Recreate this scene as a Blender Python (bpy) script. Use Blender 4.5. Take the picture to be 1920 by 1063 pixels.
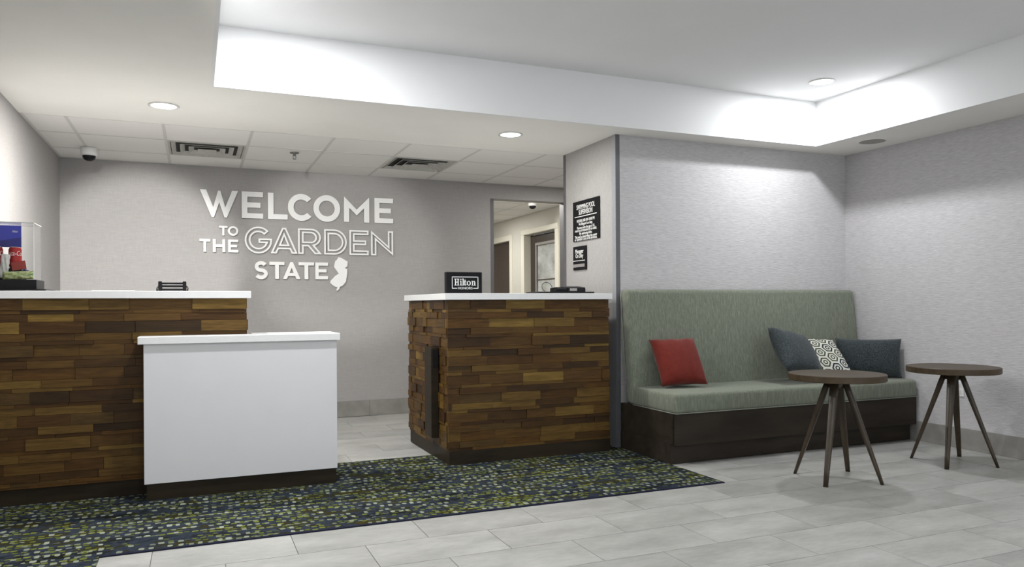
import bpy, bmesh, math, random
from mathutils import Vector, Matrix, Euler

random.seed(7)
scene = bpy.context.scene
C = scene.collection
for o in list(bpy.data.objects):
    bpy.data.objects.remove(o, do_unlink=True)

# ------------------------------------------------------------------ camera
F_PX, YAW, ROLL, CY, EYE = 1410.25, 0.3985, -0.006, 571.48, 1.113
fw = Vector((math.sin(YAW), math.cos(YAW), 0))
r0 = Vector((math.cos(YAW), -math.sin(YAW), 0))
up = Vector((0, 0, 1))
rt = r0 * math.cos(ROLL) + up * math.sin(ROLL)
u3 = up * math.cos(ROLL) - r0 * math.sin(ROLL)
cam_d = bpy.data.cameras.new('camera')
cam = bpy.data.objects.new('camera', cam_d)
C.objects.link(cam)
M = Matrix((rt, u3, -fw)).transposed().to_4x4()
M.translation = (0, 0, EYE)
cam.matrix_world = M
cam_d.sensor_fit = 'HORIZONTAL'
cam_d.sensor_width = 36
cam_d.lens = F_PX / 1920 * 36
cam_d.shift_y = (CY - 531.5) / 1920
cam_d.clip_start = 0.05
scene.camera = cam

# ------------------------------------------------------------------ world, exposure
# light settings used by the lamp builders below
LW = dict(W=1.85, L1=60.0, L2=15.0, F=6.0, T1=25.5, T2=42.0, T3=28.0, A1=610.0, A2=350.0, B=18.0, H=26.0)   # watts by fixture
SOFFIT_COL, TRAY_COL = (1.0, 0.98, 0.945), (0.955, 0.975, 1.0)

w = bpy.data.worlds.new('world')
scene.world = w
w.use_nodes = True
w.node_tree.nodes['Background'].inputs[0].default_value = (0.9, 0.95, 1.0, 1)
w.node_tree.nodes['Background'].inputs[1].default_value = LW['W']
scene.view_settings.view_transform = 'Standard'
scene.view_settings.look = 'None'
scene.view_settings.gamma = 1
scene.view_settings.use_curve_mapping = False
scene.view_settings.exposure = 0.0

# ------------------------------------------------------------------ room numbers (metres)
ZC, ZT = 2.427, 2.798            # soffit / tile ceiling, tray ceiling
XL, XR = -1.088, 5.366           # left and right wall
YB, YW = 7.596, 5.046            # back wall, bench wall
XC, YF = 3.001, 5.937            # sign wall plane, its far end
TX0, TX1, TY = 0.109, 4.809, 4.825
SEAM = 5.959
YR = -1.6                        # wall behind the viewer
HB = 0.157                       # baseboard height

# ------------------------------------------------------------------ material helpers
class NT:
    def __init__(s, name):
        s.m = bpy.data.materials.new(name)
        s.m.use_nodes = True
        s.t = s.m.node_tree
        s.b = s.t.nodes['Principled BSDF']
    def n(s, typ, **kw):
        nd = s.t.nodes.new(typ)
        for k, v in kw.items():
            setattr(nd, k, v)
        return nd
    def put(s, sock, v):
        if isinstance(v, bpy.types.NodeSocket):
            s.t.links.new(v, sock)
        elif isinstance(v, bpy.types.Node):
            s.t.links.new(v.outputs[0], sock)
        else:
            sock.default_value = v
    def math(s, op, a, b=None, c=None):
        nd = s.n('ShaderNodeMath', operation=op)
        s.put(nd.inputs[0], a)
        if b is not None: s.put(nd.inputs[1], b)
        if c is not None: s.put(nd.inputs[2], c)
        return nd.outputs[0]
    def vm(s, op, a, b=None, out=0):
        nd = s.n('ShaderNodeVectorMath', operation=op)
        s.put(nd.inputs[0], a)
        if b is not None: s.put(nd.inputs[1], b)
        return nd.outputs[out]
    def pos(s):
        return s.n('ShaderNodeNewGeometry').outputs['Position']
    def obj(s):
        return s.n('ShaderNodeTexCoord').outputs['Object']
    def mapping(s, vec, scale=(1, 1, 1), loc=(0, 0, 0), rot=(0, 0, 0)):
        nd = s.n('ShaderNodeMapping')
        s.put(nd.inputs['Vector'], vec)
        nd.inputs['Scale'].default_value = scale
        nd.inputs['Location'].default_value = loc
        nd.inputs['Rotation'].default_value = rot
        return nd.outputs[0]
    def noise(s, vec, scale=5, detail=3, rough=0.55, out='Fac'):
        nd = s.n('ShaderNodeTexNoise')
        s.put(nd.inputs['Vector'], vec)
        nd.inputs['Scale'].default_value = scale
        nd.inputs['Detail'].default_value = detail
        nd.inputs['Roughness'].default_value = rough
        return nd.outputs[out]
    def white(s, vec, out=0):
        nd = s.n('ShaderNodeTexWhiteNoise', noise_dimensions='3D')
        s.put(nd.inputs['Vector'], vec)
        return nd.outputs[out]
    def ramp(s, fac, stops, interp='LINEAR'):
        nd = s.n('ShaderNodeValToRGB')
        nd.color_ramp.interpolation = interp
        e = nd.color_ramp.elements
        while len(e) < len(stops): e.new(0.5)
        for i, (p, c) in enumerate(stops):
            e[i].position = p
            e[i].color = (*c, 1) if len(c) == 3 else c
        s.put(nd.inputs[0], fac)
        return nd.outputs[0]
    def mix(s, fac, a, b, blend='MIX'):
        nd = s.n('ShaderNodeMix', data_type='RGBA', blend_type=blend)
        s.put(nd.inputs[0], fac)
        s.put(nd.inputs[6], a if not isinstance(a, tuple) else (*a[:3], 1))
        s.put(nd.inputs[7], b if not isinstance(b, tuple) else (*b[:3], 1))
        return nd.outputs[2]
    def bump(s, height, strength=0.3, dist=0.01):
        nd = s.n('ShaderNodeBump')
        nd.inputs['Strength'].default_value = strength
        nd.inputs['Distance'].default_value = dist
        s.put(nd.inputs['Height'], height)
        s.t.links.new(nd.outputs[0], s.b.inputs['Normal'])
    def col(s, v):
        s.put(s.b.inputs['Base Color'], v if not isinstance(v, tuple) else (*v[:3], 1))
        return s
    def fin(s, rough=0.5, metal=0.0, spec=None):
        s.put(s.b.inputs['Roughness'], rough)
        s.b.inputs['Metallic'].default_value = metal
        if spec is not None: s.b.inputs['Specular IOR Level'].default_value = spec
        return s.m

def plain(name, col, rough=0.5, metal=0.0, var=0.06, scale=18, spec=None, bump=0.0):
    """flat colour with a faint procedural mottling"""
    t = NT(name)
    f = t.noise(t.pos(), scale, 3)
    lo = tuple(max(0, c * (1 - var)) for c in col)
    hi = tuple(min(1, c * (1 + var)) for c in col)
    t.col(t.ramp(f, [(0.3, lo), (0.7, hi)]))
    if bump: t.bump(t.noise(t.pos(), scale * 12, 2), bump, 0.002)
    return t.fin(rough, metal, spec)

MAT = {}
MAT['ceiling_paint'] = plain('ceiling_paint', (0.84, 0.825, 0.785), 0.9, var=0.015, scale=3)
MAT['tray_paint'] = plain('tray_paint', (0.80, 0.80, 0.80), 0.9, var=0.01, scale=3)

def wallpaper(name, c1, c2, sc1, sc2=None, bump=0.35, dist=0.004):
    t = NT(name)
    p = t.pos()
    f = t.noise(t.mapping(p, sc1), 1.0, 3, 0.6)
    if sc2:
        g = t.noise(t.mapping(p, sc2), 1.0, 3, 0.6)
        f = t.math('MULTIPLY', t.math('ADD', f, g), 0.5)
    t.col(t.ramp(f, [(0.36, c1), (0.64, c2)]))
    t.bump(f, bump, dist)
    return t.fin(0.72, 0, 0.3)
MAT['paper_linen'] = wallpaper('paper_linen', (0.328, 0.316, 0.310), (0.394, 0.380, 0.371), (14, 14, 260), (260, 260, 10), 0.25, 0.003)
MAT['paper_stria'] = wallpaper('paper_stria', (0.46, 0.446, 0.45), (0.595, 0.578, 0.585), (17, 17, 330), None, 0.6, 0.004)
MAT['paper_light'] = wallpaper('paper_light', (0.33, 0.319, 0.310), (0.42, 0.407, 0.395), (40, 40, 150), (200, 200, 20), 0.25, 0.003)

def floor_mat():
    t = NT('floor_porcelain')
    p = t.pos()
    rnd = t.n('ShaderNodeObjectInfo').outputs['Random']
    off = t.n('ShaderNodeCombineXYZ')
    t.put(off.inputs[0], t.math('MULTIPLY', rnd, 37)); t.put(off.inputs[1], t.math('MULTIPLY', rnd, 91))
    q = t.vm('ADD', p, off.outputs[0])
    f = t.noise(t.mapping(q, (1.6, 4.2, 1)), 1.3, 6, 0.62)
    g = t.noise(t.mapping(q, (8, 22, 1)), 2.0, 4, 0.6)
    a = t.ramp(f, [(0.30, (0.262, 0.260, 0.242)), (0.5, (0.362, 0.359, 0.338)), (0.7, (0.440, 0.437, 0.417))])
    a = t.mix(0.22, a, t.ramp(g, [(0.35, (0.25, 0.25, 0.235)), (0.65, (0.46, 0.46, 0.435))]))
    br = t.math('ADD', 0.90, t.math('MULTIPLY', rnd, 0.17))
    bn = t.n('ShaderNodeCombineColor')
    for i in range(3): t.put(bn.inputs[i], br)
    t.col(t.mix(1.0, a, bn.outputs[0], 'MULTIPLY'))
    t.bump(g, 0.05, 0.001)
    return t.fin(t.math('ADD', 0.30, t.math('MULTIPLY', f, 0.16)), 0, 0.45)
MAT['floor_tile'] = floor_mat()
MAT['grout'] = plain('grout', (0.12, 0.117, 0.11), 0.9)
MAT['base_tile'] = plain('base_tile', (0.255, 0.245, 0.225), 0.5, var=0.16, scale=7)
MAT['acoustic'] = plain('acoustic_tile', (0.80, 0.785, 0.76), 0.95, var=0.03, scale=240)
MAT['grid_metal'] = plain('grid_metal', (0.60, 0.59, 0.56), 0.5, var=0.02)
MAT['white_metal'] = plain('white_metal', (0.62, 0.62, 0.60), 0.45, var=0.03)
MAT['vent_metal'] = plain('vent_metal', (0.47, 0.465, 0.43), 0.5, var=0.10, scale=30)
MAT['vent_dark'] = plain('vent_dark', (0.025, 0.024, 0.021), 0.9)
MAT['guard_metal'] = plain('guard_metal', (0.125, 0.123, 0.130), 0.55, 0.1, var=0.05)
MAT['quartz'] = plain('white_quartz', (0.76, 0.76, 0.75), 0.28, var=0.015, scale=60)
MAT['white_lam'] = plain('white_laminate', (0.68, 0.68, 0.69), 0.5, var=0.012, scale=4)
MAT['black_plastic'] = plain('black_plastic', (0.007, 0.007, 0.008), 0.45, var=0.15, spec=0.2)
MAT['black_matte'] = plain('black_matte', (0.009, 0.009, 0.010), 0.6, var=0.15, spec=0.15)
MAT['print_white'] = plain('print_white', (0.80, 0.80, 0.78), 0.6, var=0.01)
MAT['letter_white'] = plain('letter_white', (0.84, 0.84, 0.82), 0.5, var=0.01)
MAT['cream_paint'] = plain('cream_paint', (0.62, 0.605, 0.555), 0.6, var=0.015)
MAT['cream_trim'] = plain('cream_trim', (0.78, 0.755, 0.66), 0.4, var=0.015)
MAT['brown_door'] = plain('brown_door', (0.058, 0.040, 0.032), 0.5, var=0.06)
MAT['bronze_frame'] = plain('bronze_frame', (0.045, 0.034, 0.028), 0.45, 0.2, var=0.06)
MAT['alum_frame'] = plain('alum_frame', (0.35, 0.33, 0.32), 0.4, 0.3)
MAT['camera_white'] = plain('camera_white', (0.75, 0.75, 0.73), 0.4, var=0.01)

def view_pane():  # mottled grey carries the brightness of the view beyond the glass
    t = NT('pane_view_grey')
    f = t.noise(t.mapping(t.pos(), (1, 2.2, 3.6)), 1.7, 5, 0.6)
    t.col(t.ramp(f, [(0.34, (0.30, 0.31, 0.30)), (0.5, (0.46, 0.475, 0.465)), (0.68, (0.60, 0.62, 0.62))]))
    return t.fin(0.35)
MAT['view_pane'] = view_pane()
MAT['chrome'] = plain('dull_chrome', (0.20, 0.195, 0.18), 0.3, 0.8)
MAT['guard_light'] = plain('guard_light', (0.36, 0.37, 0.39), 0.4, 0.2, var=0.04)

def wood(name, dark, lite, axis_scale, use_color=False, rough=0.45, spec=0.4):
    t = NT(name)
    oi = t.n('ShaderNodeObjectInfo')
    rnd = oi.outputs['Random']
    off = t.n('ShaderNodeCombineXYZ')
    t.put(off.inputs[0], t.math('MULTIPLY', rnd, 53)); t.put(off.inputs[1], t.math('MULTIPLY', rnd, 17)); t.put(off.inputs[2], t.math('MULTIPLY', rnd, 29))
    q = t.vm('ADD', t.obj(), off.outputs[0])
    f = t.noise(t.mapping(q, axis_scale), 1.0, 5, 0.62)
    if use_color:
        lo = t.mix(1.0, oi.outputs['Color'], (0.62, 0.58, 0.52), 'MULTIPLY')
        hi = t.mix(1.0, oi.outputs['Color'], (1.38, 1.36, 1.30), 'MULTIPLY')
        mp = t.n('ShaderNodeMapRange'); t.put(mp.inputs[0], f); mp.inputs[1].default_value = 0.3; mp.inputs[2].default_value = 0.7
        t.col(t.mix(mp.outputs[0], lo, hi))
    else:
        t.col(t.ramp(f, [(0.32, dark), (0.68, lite)]))
    t.bump(f, 0.12, 0.002)
    return t.fin(rough, 0, spec)
MAT['strip_wood'] = wood('strip_wood', None, None, (2.2, 3.0, 5.0), True, 0.5, 0.22)
MAT['dark_wood'] = wood('dark_wood', (0.013, 0.0088, 0.0045), (0.029, 0.020, 0.0105), (2.0, 14, 14), False, 0.5, 0.2)
MAT['table_wood'] = wood('table_wood', (0.043, 0.029, 0.0155), (0.074, 0.052, 0.029), (3.0, 26, 26), False, 0.45, 0.3)
MAT['leg_wood'] = wood('leg_wood', (0.026, 0.0175, 0.0095), (0.054, 0.038, 0.021), (24, 24, 3.0), False, 0.34, 0.4)
MAT['bench_wood'] = wood('bench_wood', (0.019, 0.0145, 0.0105), (0.037, 0.029, 0.021), (2.0, 14, 14), False, 0.5, 0.22)

def fabric(name, c1, c2, c3, sc=(90, 90, 22), fine=520, bump=0.4, rough=0.95):
    t = NT(name)
    p = t.obj()
    f = t.noise(t.mapping(p, sc), 1.0, 4, 0.7)
    g = t.noise(p, fine, 2, 0.6)
    a = t.ramp(f, [(0.3, c1), (0.5, c2), (0.72, c3)])
    a = t.mix(0.40, a, t.ramp(g, [(0.35, c1), (0.65, c3)]))
    t.col(a)
    t.bump(g, bump, 0.003)
    t.b.inputs['Sheen Weight'].default_value = 0.15
    return t.fin(rough, 0, 0.15)
MAT['green_fabric'] = fabric('green_fabric', (0.095, 0.107, 0.080), (0.165, 0.182, 0.140), (0.265, 0.285, 0.225), (95, 95, 15), 300)
MAT['piping'] = fabric('piping_fabric', (0.17, 0.185, 0.145), (0.23, 0.25, 0.195), (0.29, 0.31, 0.25))
MAT['red_fabric'] = fabric('red_fabric', (0.098, 0.012, 0.008), (0.128, 0.0155, 0.010), (0.160, 0.023, 0.015), (20, 20, 20), 420, 0.2)
MAT['navy_fabric'] = fabric('navy_fabric', (0.007, 0.0095, 0.0105), (0.023, 0.030, 0.033), (0.095, 0.116, 0.122), (220, 60, 220), 170, 0.8)

def hex_fabric():
    t = NT('hexagon_print_fabric')
    p = t.mapping(t.obj(), (9.6, 9.6, 0.0), (0.3, 0.1, 0), (0, 0, 0.5))
    rr, hh = (1.0, 1.7320508, 1.0), (0.5, 0.8660254, 0.5)
    def cell(off):
        q = t.vm('ADD', p, off)
        nd = t.n('ShaderNodeVectorMath', operation='FLOORED_MODULO') if False else None
        d = t.vm('DIVIDE', q, rr)
        fl = t.vm('FLOOR', d)
        md = t.vm('SUBTRACT', q, t.vm('MULTIPLY', fl, rr))
        return t.vm('MULTIPLY', t.vm('SUBTRACT', md, hh), (1, 1, 0))
    a = cell((100, 173.20508, 0)); b = cell((100.5, 174.0711, 0))
    la, lb = t.vm('LENGTH', a, out=1), t.vm('LENGTH', b, out=1)
    sel = t.math('LESS_THAN', la, lb)
    g = t.vm('ADD', t.vm('MULTIPLY', a, sel), t.vm('MULTIPLY', b, t.math('SUBTRACT', 1.0, sel)))
    ab = t.vm('ABSOLUTE', g)
    hd = t.math('MAXIMUM', t.vm('DOT_PRODUCT', ab, (0.5, 0.8660254, 0), out=1), t.vm('DOT_PRODUCT', ab, (1, 0, 0), out=1))
    cid = t.vm('SNAP', t.vm('ADD', t.vm('SUBTRACT', p, g), (0.01, 0.01, 0)), (0.25, 0.25, 1))
    rnd = t.white(cid)
    dark = t.ramp(rnd, [(0.0, (0.020, 0.030, 0.045)), (0.34, (0.060, 0.070, 0.045)), (0.62, (0.11, 0.115, 0.095)), (0.82, (0.012, 0.018, 0.022))], 'CONSTANT')
    cream = (0.60, 0.60, 0.53)
    rings = t.ramp(hd, [(0.0, (0, 0, 0)), (0.09, (1, 1, 1)), (0.185, (0, 0, 0)), (0.295, (1, 1, 1)), (0.415, (0, 0, 0))], 'CONSTANT')
    t.col(t.mix(rings, cream, dark))
    t.bump(t.noise(t.obj(), 380, 2), 0.3, 0.002)
    return t.fin(0.9, 0, 0.15)
MAT['hex_fabric'] = hex_fabric()

def rug_mat():
    t = NT('rug_weave')
    p = t.pos()
    sx = t.n('ShaderNodeSeparateXYZ'); t.put(sx.inputs[0], p)
    X, Y = sx.outputs[0], sx.outputs[1]
    jit = t.math('MULTIPLY', t.math('SUBTRACT', t.noise(p, 85, 2), 0.5), 0.55)
    wob = t.math('MULTIPLY', t.math('SUBTRACT', t.noise(t.mapping(p, (2.2, 7, 1)), 2.0, 2), 0.5), 0.05)
    def layer(px, py, w, h, seed):
        """staggered woven dabs on a px by py grid: returns shape mask and three random numbers per dab"""
        yv = t.math('DIVIDE', t.math('ADD', Y, t.math('ADD', wob, 10 + seed)), py)
        row = t.math('FLOOR', yv); fy = t.math('FRACT', yv)
        rv = t.n('ShaderNodeCombineXYZ'); t.put(rv.inputs[0], row); rv.inputs[2].default_value = seed
        xv = t.math('ADD', t.math('DIVIDE', t.math('ADD', X, 10), px), t.math('MULTIPLY', t.white(rv.outputs[0]), 5.3))
        cv = t.n('ShaderNodeCombineXYZ'); t.put(cv.inputs[0], row); t.put(cv.inputs[1], t.math('FLOOR', xv)); cv.inputs[2].default_value = seed
        wn = t.n('ShaderNodeTexWhiteNoise', noise_dimensions='3D'); t.put(wn.inputs['Vector'], cv.outputs[0])
        sc = t.n('ShaderNodeSeparateColor'); t.put(sc.inputs[0], wn.outputs[1])
        fx = t.math('FRACT', xv)
        cx = t.math('ADD', 0.5, t.math('MULTIPLY', t.math('SUBTRACT', sc.outputs[2], 0.5), 0.22))
        cy = t.math('ADD', 0.5, t.math('MULTIPLY', t.math('SUBTRACT', sc.outputs[1], 0.5), 0.35))
        dx = t.math('DIVIDE', t.math('ABSOLUTE', t.math('SUBTRACT', fx, cx)), t.math('ADD', w, t.math('MULTIPLY', sc.outputs[0], 0.14)))
        dy = t.math('DIVIDE', t.math('ABSOLUTE', t.math('SUBTRACT', fy, cy)), t.math('ADD', h, t.math('MULTIPLY', sc.outputs[1], 0.10)))
        d = t.math('ADD', t.math('POWER', t.math('ADD', t.math('POWER', dx, 3.6), t.math('POWER', dy, 3.6)), 0.278), jit)
        return t.math('LESS_THAN', d, 0.95), wn.outputs[0], sc
    # pale dabs
    sA, rA, cA = layer(.042, .070, .245, .17, 0.0)
    dens = t.noise(t.mapping(p, (1.5, 4.6, 1), (3, 7, 0)), 1.6, 3, 0.6)
    mA = t.math('MULTIPLY', sA, t.math('LESS_THAN', rA, t.ramp(dens, [(0.34, (0.18,) * 3), (0.50, (0.60,) * 3), (0.64, (0.95,) * 3)])))
    # yellow-green thin dabs gathered in long streaks
    sB, rB, cB = layer(.036, .041, .36, .23, 3.7)
    streak = t.noise(t.mapping(p, (0.8, 8.5, 1), (11, 2, 0)), 2.0, 3, 0.65)
    mB = t.math('MULTIPLY', sB, t.math('LESS_THAN', rB, t.ramp(streak, [(0.42, (0.12,) * 3), (0.54, (0.55,) * 3), (0.62, (0.97,) * 3)])))
    pale = t.ramp(cA.outputs[1], [(0.0, (0.12, 0.134, 0.098)), (0.6, (0.190, 0.208, 0.160)), (1.0, (0.265, 0.288, 0.235))])
    yel = t.ramp(cB.outputs[0], [(0.0, (0.075, 0.090, 0.018)), (0.6, (0.150, 0.170, 0.032)), (1.0, (0.235, 0.250, 0.055))])
    # ground
    b1 = t.noise(t.mapping(p, (1.1, 3.6, 1), (21, 5, 0)), 2.2, 3, 0.6)
    b2 = t.noise(t.mapping(p, (9, 11, 1), (1, 9, 0)), 2.6, 2, 0.6)
    ground = t.ramp(t.math('ADD', t.math('MULTIPLY', b1, 0.62), t.math('MULTIPLY', b2, 0.38)),
                    [(0.38, (0.009, 0.010, 0.007)), (0.45, (0.017, 0.021, 0.028)), (0.50, (0.027, 0.035, 0.054)), (0.53, (0.021, 0.027, 0.032)), (0.57, (0.022, 0.021, 0.009)), (0.64, (0.047, 0.039, 0.008))])
    border = t.math('MULTIPLY', t.math('MULTIPLY', t.math('LESS_THAN', Y, 3.808), t.math('GREATER_THAN', Y, 3.78)), t.math('GREATER_THAN', X, -0.40))
    base = t.mix(mA, t.mix(mB, ground, yel), pale)
    t.col(t.mix(border, base, (0.017, 0.019, 0.036)))
    t.bump(t.math('ADD', t.noise(p, 700, 2), t.math('MULTIPLY', mA, 0.5)), 0.35, 0.003)
    return t.fin(0.96, 0, 0.05)
MAT['rug'] = rug_mat()

def emit(name, col, strength):
    m = bpy.data.materials.new(name); m.use_nodes = True
    t = m.node_tree; b = t.nodes['Principled BSDF']
    b.inputs['Base Color'].default_value = (0.9, 0.9, 0.9, 1)
    b.inputs['Emission Color'].default_value = (*col, 1)
    b.inputs['Emission Strength'].default_value = strength
    return m
MAT['lamp_warm'] = emit('lamp_lens_warm', (1.0, 0.97, 0.92), 7.0)
MAT['lamp_cool'] = emit('lamp_lens_cool', (0.97, 0.985, 1.0), 7.0)

def acrylic():
    t = NT('clear_acrylic')
    t.b.inputs['Base Color'].default_value = (0.97, 0.98, 0.98, 1)
    t.b.inputs['Transmission Weight'].default_value = 1.0
    t.b.inputs['IOR'].default_value = 1.12
    return t.fin(0.02, 0, 0.5)
MAT['acrylic'] = acrylic()
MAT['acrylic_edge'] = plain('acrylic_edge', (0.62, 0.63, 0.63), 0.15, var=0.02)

# ------------------------------------------------------------------ object helpers
def wloc(o):
    v = Vector((0, 0, 0))
    while o is not None:
        v = v + Vector(o.location); o = o.parent
    return v
def tag(o, label=None, cat=None, group=None, kind=None):
    if label: o['label'] = label
    if cat: o['category'] = cat
    if group: o['group'] = group
    if kind: o['kind'] = kind
    return o
def root(name, loc, label, cat, group=None, rz=0.0):
    o = bpy.data.objects.new(name, None)
    o.empty_display_size = 0.1
    C.objects.link(o); o.location = loc; o.rotation_euler = (0, 0, rz)
    return tag(o, label, cat, group)
def link(name, me, mat, parent=None, loc=(0, 0, 0), smooth=False):
    """loc is in world space; parents used here are unrotated"""
    if mat is not None and not me.materials: me.materials.append(mat)
    o = bpy.data.objects.new(name, me); C.objects.link(o)
    if parent is not None:
        o.parent = parent; o.location = Vector(loc) - wloc(parent)
    else:
        o.location = loc
    if smooth:
        for p in me.polygons: p.use_smooth = True
    return o
def to_mesh(bm, name):
    me = bpy.data.meshes.new(name); bmesh.ops.recalc_face_normals(bm, faces=bm.faces[:]); bm.to_mesh(me); bm.free(); return me
def bm_box(bm, x0, x1, y0, y1, z0, z1):
    vs = [bm.verts.new((x, y, z)) for z in (z0, z1) for x, y in ((x0, y0), (x1, y0), (x1, y1), (x0, y1))]
    for f in ((3, 2, 1, 0), (4, 5, 6, 7), (0, 1, 5, 4), (1, 2, 6, 5), (2, 3, 7, 6), (3, 0, 4, 7)):
        bm.faces.new([vs[i] for i in f])
    return vs
def box(name, x0, x1, y0, y1, z0, z1, mat, parent=None, bevel=0.0, seg=2, smooth=False):
    bm = bmesh.new()
    hx, hy, hz = (x1 - x0) / 2, (y1 - y0) / 2, (z1 - z0) / 2
    bm_box(bm, -hx, hx, -hy, hy, -hz, hz)
    if bevel: bmesh.ops.bevel(bm, geom=bm.edges[:], offset=bevel, segments=seg, affect='EDGES', profile=0.5)
    return link(name, to_mesh(bm, name), MAT[mat], parent, ((x0 + x1) / 2, (y0 + y1) / 2, (z0 + z1) / 2), smooth)
def prism(name, pts, mat, parent=None, axis='Z', a0=0.0, a1=1.0, bevel=0.0, seg=2, smooth=False):
    """polygon in the plane across `axis`, extruded from a0 to a1 (pts: XY for Z, YZ for X, XZ for Y)"""
    bm = bmesh.new()
    cx = sum(p[0] for p in pts) / len(pts); cy = sum(p[1] for p in pts) / len(pts); ca = (a0 + a1) / 2
    def P(p, a):
        u, v = p[0] - cx, p[1] - cy
        return {'Z': (u, v, a - ca), 'X': (a - ca, u, v), 'Y': (u, a - ca, v)}[axis]
    lo = [bm.verts.new(P(p, a0)) for p in pts]; hi = [bm.verts.new(P(p, a1)) for p in pts]
    bm.faces.new(lo); bm.faces.new(hi)
    for i in range(len(pts)):
        j = (i + 1) % len(pts); bm.faces.new((lo[i], lo[j], hi[j], hi[i]))
    bmesh.ops.recalc_face_normals(bm, faces=bm.faces[:])
    if bevel: bmesh.ops.bevel(bm, geom=bm.edges[:], offset=bevel, segments=seg, affect='EDGES', profile=0.5)
    loc = {'Z': (cx, cy, ca), 'X': (ca, cx, cy), 'Y': (cx, ca, cy)}[axis]
    return link(name, to_mesh(bm, name), MAT[mat], parent, loc, smooth)
def lathe_mesh(name, prof, n=32):
    """profile (r,z) spun about Z"""
    bm = bmesh.new(); rings = []
    for r, z in prof:
        if r < 1e-6: rings.append([bm.verts.new((0, 0, z))])
        else: rings.append([bm.verts.new((r * math.cos(2 * math.pi * i / n), r * math.sin(2 * math.pi * i / n), z)) for i in range(n)])
    for a, b in zip(rings, rings[1:]):
        for i in range(n):
            j = (i + 1) % n
            vs = [a[i % len(a)], a[j % len(a)], b[j % len(b)], b[i % len(b)]]
            u = []
            for v in vs:
                if v not in u: u.append(v)
            if len(u) > 2: bm.faces.new(u)
    return to_mesh(bm, name)
def lathe(name, prof, mat, parent, loc, n=32, smooth=True):
    return link(name, lathe_mesh(name, prof, n), MAT[mat], parent, loc, smooth)
def tube_mesh(name, pts, r, n=8, closed=False):
    bm = bmesh.new(); rings = []; N = len(pts); pts = [Vector(p) for p in pts]
    for i, p in enumerate(pts):
        a = pts[(i - 1) % N] if (closed or i > 0) else p
        b = pts[(i + 1) % N] if (closed or i < N - 1) else p
        d = (b - a).normalized()
        ref = Vector((0, 0, 1)) if abs(d.z) < 0.9 else Vector((1, 0, 0))
        u = d.cross(ref).normalized(); v = d.cross(u)
        rings.append([bm.verts.new(p + r * (u * math.cos(2 * math.pi * k / n) + v * math.sin(2 * math.pi * k / n))) for k in range(n)])
    for i in range(N if closed else N - 1):
        a, b = rings[i], rings[(i + 1) % N]
        for k in range(n): bm.faces.new((a[k], a[(k + 1) % n], b[(k + 1) % n], b[k]))
    if not closed:
        bm.faces.new(rings[0]); bm.faces.new(rings[-1])
    return to_mesh(bm, name)
def tube(name, pts, r, mat, parent, n=8, closed=False):
    c = sum((Vector(p) for p in pts), Vector()) / len(pts)
    return link(name, tube_mesh(name, [Vector(p) - c for p in pts], r, n, closed), MAT[mat], parent, c, True)
UNIT = None
def unit_mesh():
    global UNIT
    bm = bmesh.new(); bm_box(bm, -.5, .5, -.5, .5, -.5, .5)
    UNIT = to_mesh(bm, 'unit_piece')
def pieces_mesh(name, mat):
    bm = bmesh.new(); bm_box(bm, -.5, .5, -.5, .5, -.5, .5)
    me = to_mesh(bm, name); me.materials.append(MAT[mat]); return me
def piece(name, me, parent, x0, x1, y0, y1, z0, z1, color=None, along_y=False):
    o = bpy.data.objects.new(name, me); C.objects.link(o); o.parent = parent
    o.location = Vector(((x0 + x1) / 2, (y0 + y1) / 2, (z0 + z1) / 2)) - wloc(parent)
    if along_y:
        o.rotation_euler = (0, 0, math.pi / 2); o.scale = (y1 - y0, x1 - x0, z1 - z0)
    else:
        o.scale = (x1 - x0, y1 - y0, z1 - z0)
    if color: o.color = (*color, 1)
    return o
def curve_mesh(name, loops, depth):
    cu = bpy.data.curves.new(name, 'CURVE'); cu.dimensions = '2D'; cu.fill_mode = 'BOTH'; cu.extrude = depth / 2
    for lp in loops:
        s = cu.splines.new('POLY'); s.points.add(len(lp) - 1); s.use_cyclic_u = True
        for k, (x, y) in enumerate(lp): s.points[k].co = (x, y, 0, 1)
    o = bpy.data.objects.new(name, cu); C.objects.link(o)
    bpy.context.view_layer.update()
    me = bpy.data.meshes.new_from_object(o.evaluated_get(bpy.context.evaluated_depsgraph_get()))
    bpy.data.objects.remove(o, do_unlink=True); me.name = name
    me.materials.clear()
    return me
ROT_FRONT = Euler((math.pi / 2, 0, 0))                                    # faces -Y, reads along +X
ROT_SIDE = Matrix(((0, 0, -1), (-1, 0, 0), (0, 1, 0))).to_euler()         # faces -X, reads along -Y
def text(name, body, size, loc, rot, mat, parent, align='CENTER', width=None, depth=0.0012, spacing=1.0, bold=0.0):
    cu = bpy.data.curves.new(name, 'FONT'); cu.body = body; cu.size = size; cu.align_x = align; cu.align_y = 'CENTER'
    cu.extrude = depth / 2; cu.space_character = spacing; cu.offset = bold; cu.resolution_u = 3
    o = bpy.data.objects.new(name, cu); C.objects.link(o)
    bpy.context.view_layer.update()
    me = bpy.data.meshes.new_from_object(o.evaluated_get(bpy.context.evaluated_depsgraph_get()))
    bpy.data.objects.remove(o, do_unlink=True); me.name = name; me.materials.clear()
    if width:
        xs = [v.co.x for v in me.vertices]; k = width / (max(xs) - min(xs))
        for v in me.vertices: v.co.x *= k
    ob = link(name, me, MAT[mat], parent, loc); ob.rotation_euler = rot
    return ob
def struct(o):
    o['kind'] = 'structure'; return o

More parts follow.
